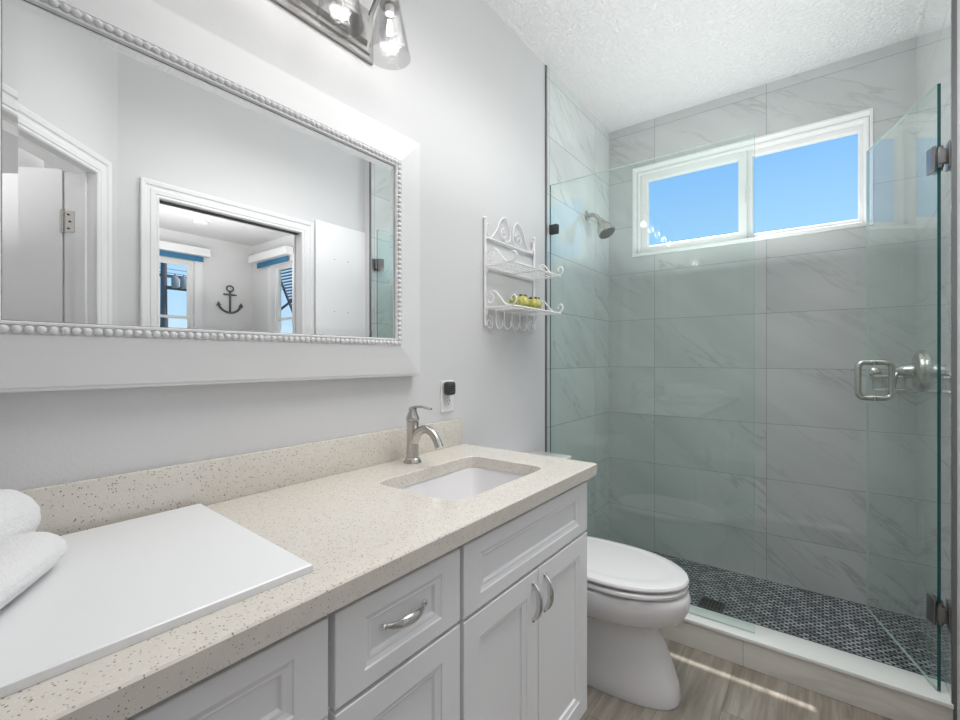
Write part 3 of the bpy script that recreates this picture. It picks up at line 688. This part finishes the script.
# ------------------------------------------------------------------ toilet
TY = 1.725
tl = thing('toilet', 'white elongated toilet between the vanity and the shower curb', 'toilet', (0.4, TY, 0))
def egg(x0, x1, hw, z, nf=2.0, N=56, split=0.46):
    xm = x0+(x1-x0)*split; L = []
    for k in range(N):
        a = 2*PI*k/N; c, s = math.cos(a), math.sin(a)
        if c >= 0: x = xm+(x1-xm)*abs(c)**(2/nf); y = hw*(1 if s > 0 else -1)*abs(s)**(2/nf)
        else: x = xm-(xm-x0)*abs(c)**(2/5.0); y = hw*(1 if s > 0 else -1)*abs(s)**(2/3.4)
        L.append(Vector((x, TY+y, z)))
    return L
m = MB()
m.loft([egg(0.14, 0.744, 0.120, 0.0, 2.8), egg(0.14, 0.748, 0.122, 0.008, 2.8), egg(0.14, 0.736, 0.118, 0.06, 2.6), egg(0.14, 0.708, 0.113, 0.14, 2.4), egg(0.14, 0.676, 0.110, 0.215, 2.3), egg(0.14, 0.668, 0.112, 0.25, 2.2),
        egg(0.14, 0.678, 0.124, 0.266, 2.15), egg(0.14, 0.718, 0.152, 0.276, 2.1), egg(0.14, 0.756, 0.178, 0.298, 2.05), egg(0.14, 0.774, 0.188, 0.335, 2.05), egg(0.14, 0.778, 0.190, 0.370, 2.05), egg(0.14, 0.772, 0.187, 0.388, 2.05), egg(0.15, 0.758, 0.176, 0.394, 2.05)])
m.build('bowl', 'porcelain', tl, angle=50)
m = MB(); m.loft([egg(0.30, 0.758, 0.178, 0.4005), egg(0.30, 0.768, 0.184, 0.403), egg(0.30, 0.770, 0.185, 0.412), egg(0.30, 0.765, 0.182, 0.417), egg(0.30, 0.752, 0.172, 0.4185)]); m.build('seat', 'porcelain', tl, angle=50)
m = MB(); m.loft([egg(0.26, 0.758, 0.177, 0.4255), egg(0.26, 0.770, 0.185, 0.4275), egg(0.26, 0.772, 0.187, 0.4340), egg(0.26, 0.768, 0.184, 0.4410), egg(0.265, 0.752, 0.172, 0.4455), egg(0.275, 0.722, 0.148, 0.4475), egg(0.28, 0.714, 0.142, 0.4465), egg(0.285, 0.702, 0.134, 0.4475)]); m.build('lid', 'porcelain', tl, angle=40)
MB().box((0.225, TY-0.09, 0.398), (0.262, TY+0.09, 0.438), 0.008).build('hinge_bar', 'porcelain', tl)
MB().box((0.02, TY-0.215, 0.385), (0.205, TY+0.215, 0.742), 0.022, 4).build('tank', 'porcelain', tl)
MB().box((0.014, TY-0.227, 0.743), (0.216, TY+0.227, 0.780), 0.010, 3).build('tank_lid', 'porcelain', tl)
lv = MB(); lv.lathe([(0.012, 0), (0.012, 0.006), (0.006, 0.010)], (0.205, TY-0.16, 0.69), (1, 0, 0), 16); lv.tube([(0.216, TY-0.16, 0.69), (0.220, TY-0.13, 0.688), (0.220, TY-0.09, 0.682)], [0.005, 0.006, 0.005], 10); lv.build('flush_lever', 'chrome', tl)

# ------------------------------------------------------------------ shower curb
cb = thing('shower_curb', 'marble tiled shower curb with white cap stone under the glass', 'curb', (0.75, 2.13, 0))
m = MB(); m.box((0.005, 2.078, 0.0005), (0.898, 2.188, 0.1048), 0.0006).box((0.8995, 2.078, 0.0005), (1.4875, 2.188, 0.1048), 0.0006); m.build('face_tile', 'curb_face', cb, smooth=False)
MB().box((0.8979, 2.0795, 0.001), (0.8996, 2.187, 0.104)).build('grout_line', 'seal', cb, smooth=False)
MB().box((0.005, 2.0730, 0.1056), (1.4885, 2.205, 0.120), 0.002).build('cap_stone', 'curb_cap', cb)
MB().box((0.006, 2.080, 0.1045), (1.487, 2.186, 0.1058)).build('grout_line', 'seal', cb, smooth=False)
# drain
dn = thing('shower_drain', 'square metal shower drain set in the dark mosaic floor', 'drain', (0.71, 2.50, 0.002))
MB().box((0.655, 2.445, 0.0022), (0.765, 2.555, 0.005), 0.001).build('plate', 'drain', dn)
for j in range(2):
    for i in range(6):
        MB().box((0.668+i*0.0155, 2.458+j*0.045, 0.0048), (0.675+i*0.0155, 2.492+j*0.045, 0.0054)).build('slot', 'black', dn, smooth=False)

# ------------------------------------------------------------------ shower glass
GZ0, GZ1 = 0.1215, 2.152; GY = 2.128
def glass_slab(name, par, p0, p1, th, z0, z1, edges=(1, 2)):
    p0, p1 = Vector(p0), Vector(p1); d = (p1-p0).normalized(); nn_ = Vector((-d.y, d.x))*th/2
    c = [p0+nn_, p1+nn_, p1-nn_, p0-nn_]; m = MB()
    lo = [m.bm.verts.new((v.x, v.y, z0)) for v in c]; hi = [m.bm.verts.new((v.x, v.y, z1)) for v in c]
    for i in range(4):
        j = (i+1) % 4; f = m.bm.faces.new([lo[i], lo[j], hi[j], hi[i]]); f.material_index = 0 if i in (0, 2) else (edges[1] if i == 1 else edges[0])
    f = m.bm.faces.new(hi); f.material_index = 2; f = m.bm.faces.new(lo[::-1]); f.material_index = 2
    return m.build(name, ['glass', 'glass_edge', 'glass_edge_pale'], par, smooth=False)
fg = thing('fixed_glass_panel', 'fixed clear glass shower panel standing on the curb left of the door', 'glass panel', (0.47, GY, GZ0-0.001))
glass_slab('glass', fg, (0.006, GY), (0.934, GY), 0.0095, GZ0, GZ1)
for zz in (1.915, 0.35):
    m = MB(); m.box((0.0045, GY-0.012, zz-0.024), (0.050, GY-0.0052, zz+0.024), 0.001).box((0.0045, GY+0.0052, zz-0.024), (0.050, GY+0.012, zz+0.024), 0.001); m.build('clip', 'rubber', fg)
Hx, Hy = 1.462, 2.122; Fx, Fy = 1.313, 2.628
sd = thing('shower_door', 'clear glass shower door swung open into the shower', 'shower door', (Hx, Hy, GZ0))
glass_slab('glass', sd, (Hx, Hy), (Fx, Fy), 0.0095, GZ0+0.004, GZ1)
dv = Vector((Fx-Hx, Fy-Hy, 0)).normalized(); nv = Vector((-dv.y, dv.x, 0))      # nv points to -x side (left)
if nv.x > 0: nv = -nv
H0 = Vector((Hx, Hy, 0))
def orient(m, ctr, ex, ey, ez, hx_, hy2, hz_, bev=0.0015):
    t = MB(); t.box((-hx_, -hy2, -hz_), (hx_, hy2, hz_), bev)
    for v in t.bm.verts: v.co = ctr+ex*v.co.x+ey*v.co.y+ez*v.co.z
    mp = {v: m.bm.verts.new(v.co) for v in t.bm.verts}
    for f in t.bm.faces: m.face([mp[v] for v in f.verts])
    t.bm.free()
EZ = Vector((0, 0, 1))
for zz in (1.905, 0.385):
    z = Vector((0, 0, zz)); m = MB()
    for s_ in (-1, 1): orient(m, H0+z+dv*0.025+nv*s_*0.0087, dv, nv, EZ, 0.023, 0.0037, 0.043)
    hg = m.build('glass_hinge', 'dknickel', sd)
    m = MB(); m.box((xr(Hy)-0.006, Hy-0.026, zz-0.043), (xr(Hy)-0.0008, Hy+0.030, zz+0.043), 0.001); m.box((Hx-0.004, Hy-0.013, zz-0.024), (xr(Hy)-0.006, Hy+0.009, zz+0.024), 0.002)
    m.tube([(Hx+0.004, Hy-0.003, zz-0.034), (Hx+0.004, Hy-0.003, zz+0.034)], 0.007, 12); m.build('wall_plate', 'dknickel', hg)
hc3 = H0+dv*((Vector((Fx, Fy, 0))-H0).length-0.066); zc = 1.142; hh = 0.077
def ring_handle(m, s_):
    P = []; so = 0.058; rc = 0.024
    def q(a, z): return hc3+nv*s_*a+Vector((0, 0, z))
    P.append(q(0.005, zc+hh)); P.append(q(so-rc, zc+hh))
    for i in range(1, 7): a = PI/2*i/6; P.append(q(so-rc+rc*math.sin(a), zc+hh-rc+rc*math.cos(a)))
    P.append(q(so, zc-hh+rc))
    for i in range(1, 7): a = PI/2*i/6; P.append(q(so-rc+rc*math.cos(a), zc-hh+rc-rc*math.sin(a)))
    P.append(q(0.005, zc-hh)); m.tube(P, 0.0118, 16)
    for z2 in (zc+hh, zc-hh): m.lathe([(0.013, 0), (0.013, 0.006), (0.010, 0.009)], tuple(q(0.0052, z2)), tuple(nv*s_), 18)
for s_ in (1, -1):
    m = MB(); ring_handle(m, s_); m.build('pull_handle', 'nickel', sd)

# ------------------------------------------------------------------ shower head, valve, basket
hy3, hz3 = 2.592, 2.105
hd = thing('shower_sprayer', 'brushed nickel shower head on a bent arm from the left tiled wall', 'shower head', (0.004, hy3, hz3))
MB().lathe([(0.030, 0.0005), (0.030, 0.004), (0.022, 0.010), (0.012, 0.013)], (0.004, hy3, hz3), (1, 0, 0), 28).build('flange', 'nickel', hd)
arm = catmull([(0.012, hy3, hz3), (0.038, hy3, hz3+0.001), (0.066, hy3, hz3-0.012), (0.086, hy3, hz3-0.036)], 8)
MB().tube(arm, 0.0125, 14).build('arm', 'nickel', hd)
ax = Vector((0.50, -0.12, -0.85)).normalized(); o = Vector((0.084, hy3, hz3-0.034))
MB().lathe([(0.015, 0), (0.020, 0.006), (0.020, 0.018), (0.026, 0.034), (0.043, 0.066), (0.052, 0.094), (0.053, 0.106), (0.050, 0.110)], o, ax, 32).build('head', 'nickel', hd)
fc = MB().lathe([(0.049, 0.1102), (0.047, 0.1125), (0.0, 0.113)], o, ax, 32).build('spray_face', 'dknickel', hd)
m = MB(); q = Vector((0, 0, 1)).rotation_difference(ax)
for rr, n_ in ((0.012, 6), (0.026, 12), (0.039, 18)):
    for k in range(n_):
        a = 2*PI*k/n_; c = o+q @ Vector((rr*math.cos(a), rr*math.sin(a), 0.1135)); m.sphere(c, 0.0017, 6, 4)
m.build('nozzles', 'rubber', fc)
vy, vz = 2.745, 1.180; VX = xr(2.745)
va = thing('shower_valve', 'brushed nickel round shower valve with lever on the right tiled wall', 'shower valve', (VX, vy, vz))
MB().lathe([(0.092, 0.0005), (0.093, 0.008), (0.088, 0.018), (0.072, 0.026), (0.060, 0.030), (0.030, 0.032)], (VX, vy, vz), (-1, 0, 0), 48).build('escutcheon', 'nickel', va)
MB().lathe([(0.034, 0.030), (0.033, 0.042), (0.026, 0.062), (0.020, 0.080), (0.012, 0.088), (0, 0.089)], (VX, vy, vz), (-1, 0, 0), 32).build('hub', 'nickel', va)
MB().tube(catmull([(VX-0.074, vy, vz-0.002), (VX-0.088, vy-0.012, vz-0.022), (VX-0.094, vy-0.022, vz-0.060), (VX-0.096, vy-0.026, vz-0.080)], 6), [0.010]*6+[0.009]*6+[0.008]*6+[0.006], 14).build('lever', 'nickel', va)
bk = thing('wire_soap_basket', 'chrome wire soap basket with round mounts on the back shower wall', 'basket', (1.43, YB, 1.10))
m = MB()
for zz, r in ((1.150, 0.0035), (1.085, 0.0030)): m.tube([(1.352, YB-0.012, zz), (1.352, YB-0.100, zz), (1.495, YB-0.100, zz), (1.495, YB-0.012, zz), (1.352, YB-0.012, zz)], r, 8)
for i in range(5): x = 1.352+0.143*i/4; m.tube([(x, YB-0.012, 1.150), (x, YB-0.012, 1.085), (x, YB-0.100, 1.085), (x, YB-0.100, 1.150)], 0.0025, 8)
m.build('wire_frame', 'nickel', bk)
for x in (1.362, 1.478):
    MB().lathe([(0.024, 0.0005), (0.024, 0.006), (0.014, 0.012), (0.0, 0.013)], (x, YB, 1.165), (0, -1, 0), 24).build('wall_mount', 'nickel', bk)

# ------------------------------------------------------------------ white board on the wall between doorway and shower
wp = thing('wall_panel', 'tall white panel with four screw holes on the wall beside the shower', 'wall panel', (XO, 1.88, 0))
MB().box((1.538, 1.683, 0.02), (XO-0.0005, 2.0805, 2.135), 0.002).build('board', 'trim', wp)
for yy in (1.82, 1.93):
    for zz in (1.90, 1.55):
        MB().tube([(1.5385, yy, zz), (1.5372, yy, zz)], 0.004, 10).build('screw_hole', 'seal', wp)

# ------------------------------------------------------------------ bedroom, seen in the mirror
def anchor(y, z, s):
    a = thing('anchor_decoration', 'dark metal anchor decoration hung on the bedroom wall, seen in the mirror', 'wall decoration', (BX, y, z))
    m = MB(); X = BX-0.012
    m.tube([(X, y, z), (X, y, z+0.27*s)], 0.014*s, 8); m.tube([(X, y-0.08*s, z+0.235*s), (X, y+0.08*s, z+0.235*s)], 0.011*s, 8)
    m.tube([(X, y+0.042*s*math.cos(t), z+0.315*s+0.036*s*math.sin(t)) for t in [2*PI*i/20 for i in range(21)]], 0.010*s, 8)
    for sg in (-1, 1):
        m.tube([(X, y+sg*0.150*s*math.sin(t), z+0.150*s-0.150*s*math.cos(t)) for t in [1.22*i/12 for i in range(13)]], 0.014*s, 8)
        m.lathe([(0.030*s, 0), (0.0, 0.055*s)], (X, y+sg*0.138*s, z+0.085*s), (0, sg*0.1, 1), 6)
    m.build('anchor_body', 'anchor', a)
anchor(2.73, 1.835, 1.0)
def blind(name, label, fn, u0, u1, z1, drop, box):
    r = thing(name, label, 'roller shade', tuple(fn((u0+u1)/2, z1-drop, -0.05)), 'bedroom roller shades')
    m = MB(); L = []
    for h in (-0.118, -0.020): L.append([fn(u0-box, z1, h), fn(u1+box, z1, h), fn(u1+box, z1+0.095, h), fn(u0-box, z1+0.095, h)])
    m.loft(L); m.build('valance', 'trim', r, smooth=False)
    m = MB(); L = []
    for h in (-0.042, -0.039): L.append([fn(u0, z1-drop, h), fn(u1, z1-drop, h), fn(u1, z1, h), fn(u0, z1, h)])
    m.loft(L); m.build('shade_fabric', 'shade', r, smooth=False)
blind('roller_shade', 'blue roller shade under white valance on the far bedroom window', lambda a, b, h: Vector((BX+h, a, b)), 1.66, 2.40, 2.50, 0.065, 0.05)
blind('roller_shade', 'blue roller shade under white valance on the bedroom window beside the anchor wall', lambda a, b, h: Vector((a, BY+h, b)), 4.15, 4.92, 2.50, 0.070, 0.08)
sm = thing('smoke_detector', 'round white smoke detector on the bedroom ceiling, seen in the mirror', 'smoke detector', (4.4, 2.0, CH))
MB().lathe([(0.075, -0.0005), (0.075, -0.014), (0.062, -0.030), (0.0, -0.032)], (4.45, 2.12, CH), seg=28).build('body', 'trim', sm)
# louvred storm shutter outside the side window
lv_ = thing('storm_shutter', 'dark navy louvred storm shutter propped open outside the bedroom window', 'shutter', (4.0, BY+0.12, 2.35))
T0 = Vector((0, BY+0.115, 2.42)); T1 = Vector((0, BY+0.36, 1.86)); m = MB()
for x in (3.75, 4.72): m.tube([(x, T0.y, T0.z), (x, T1.y, T1.z)], 0.016, 6)
for t in (0, 1): p = T0.lerp(T1, t); m.tube([(3.75, p.y, p.z), (4.72, p.y, p.z)], 0.016, 6)
m.build('shutter_frame', 'shutter', lv_)
m = MB()
for i in range(15):
    p = T0.lerp(T1, (i+0.7)/15.6); m.box((3.76, p.y-0.020, p.z-0.005), (4.71, p.y+0.020, p.z+0.005), rot=Matrix.Rotation(math.radians(35), 3, 'X'))
m.build('louvres', 'shutter', lv_)
MB().tube([(4.66, BY+0.112, 1.86), (4.60, BY+0.30, 2.04)], 0.016, 6).build('strut', 'shutter', lv_)
# utility pole outside the far window
px, py = 38.16, 12.6
up_ = thing('utility_pole', 'utility pole with transformers outside the bedroom window, seen in the mirror', 'utility pole', (px, py, -0.3))
MB().tube([(px, py, -0.3), (px, py, 8.7)], [0.26, 0.20], 14).build('pole', 'pole', up_)
MB().box((px-0.1, py-0.9, 7.35), (px+0.1, py+2.1, 7.55)).build('crossarm', 'pole', up_)
MB().box((px-0.1, py-0.1, 6.45), (px+0.1, py+2.0, 6.70)).build('crossarm', 'pole', up_)
for k in range(3):
    yy = py+0.62+k*0.58
    MB().lathe([(0.0, 0.0), (0.22, 0.02), (0.24, 0.1), (0.24, 0.75), (0.20, 0.84), (0.05, 0.88), (0.05, 1.05), (0, 1.06)], (px-0.35, yy, 6.55), seg=16).build('transformer', 'transformer', up_)
for k in range(2):
    MB().tube([(px+(0.0), py-20, 7.9+0.3*k), (px, py-8, 7.5+0.3*k), (px, py, 7.7+0.3*k), (px, py+14, 7.4+0.3*k)], 0.02, 5).build('power_line', 'rubber', up_)
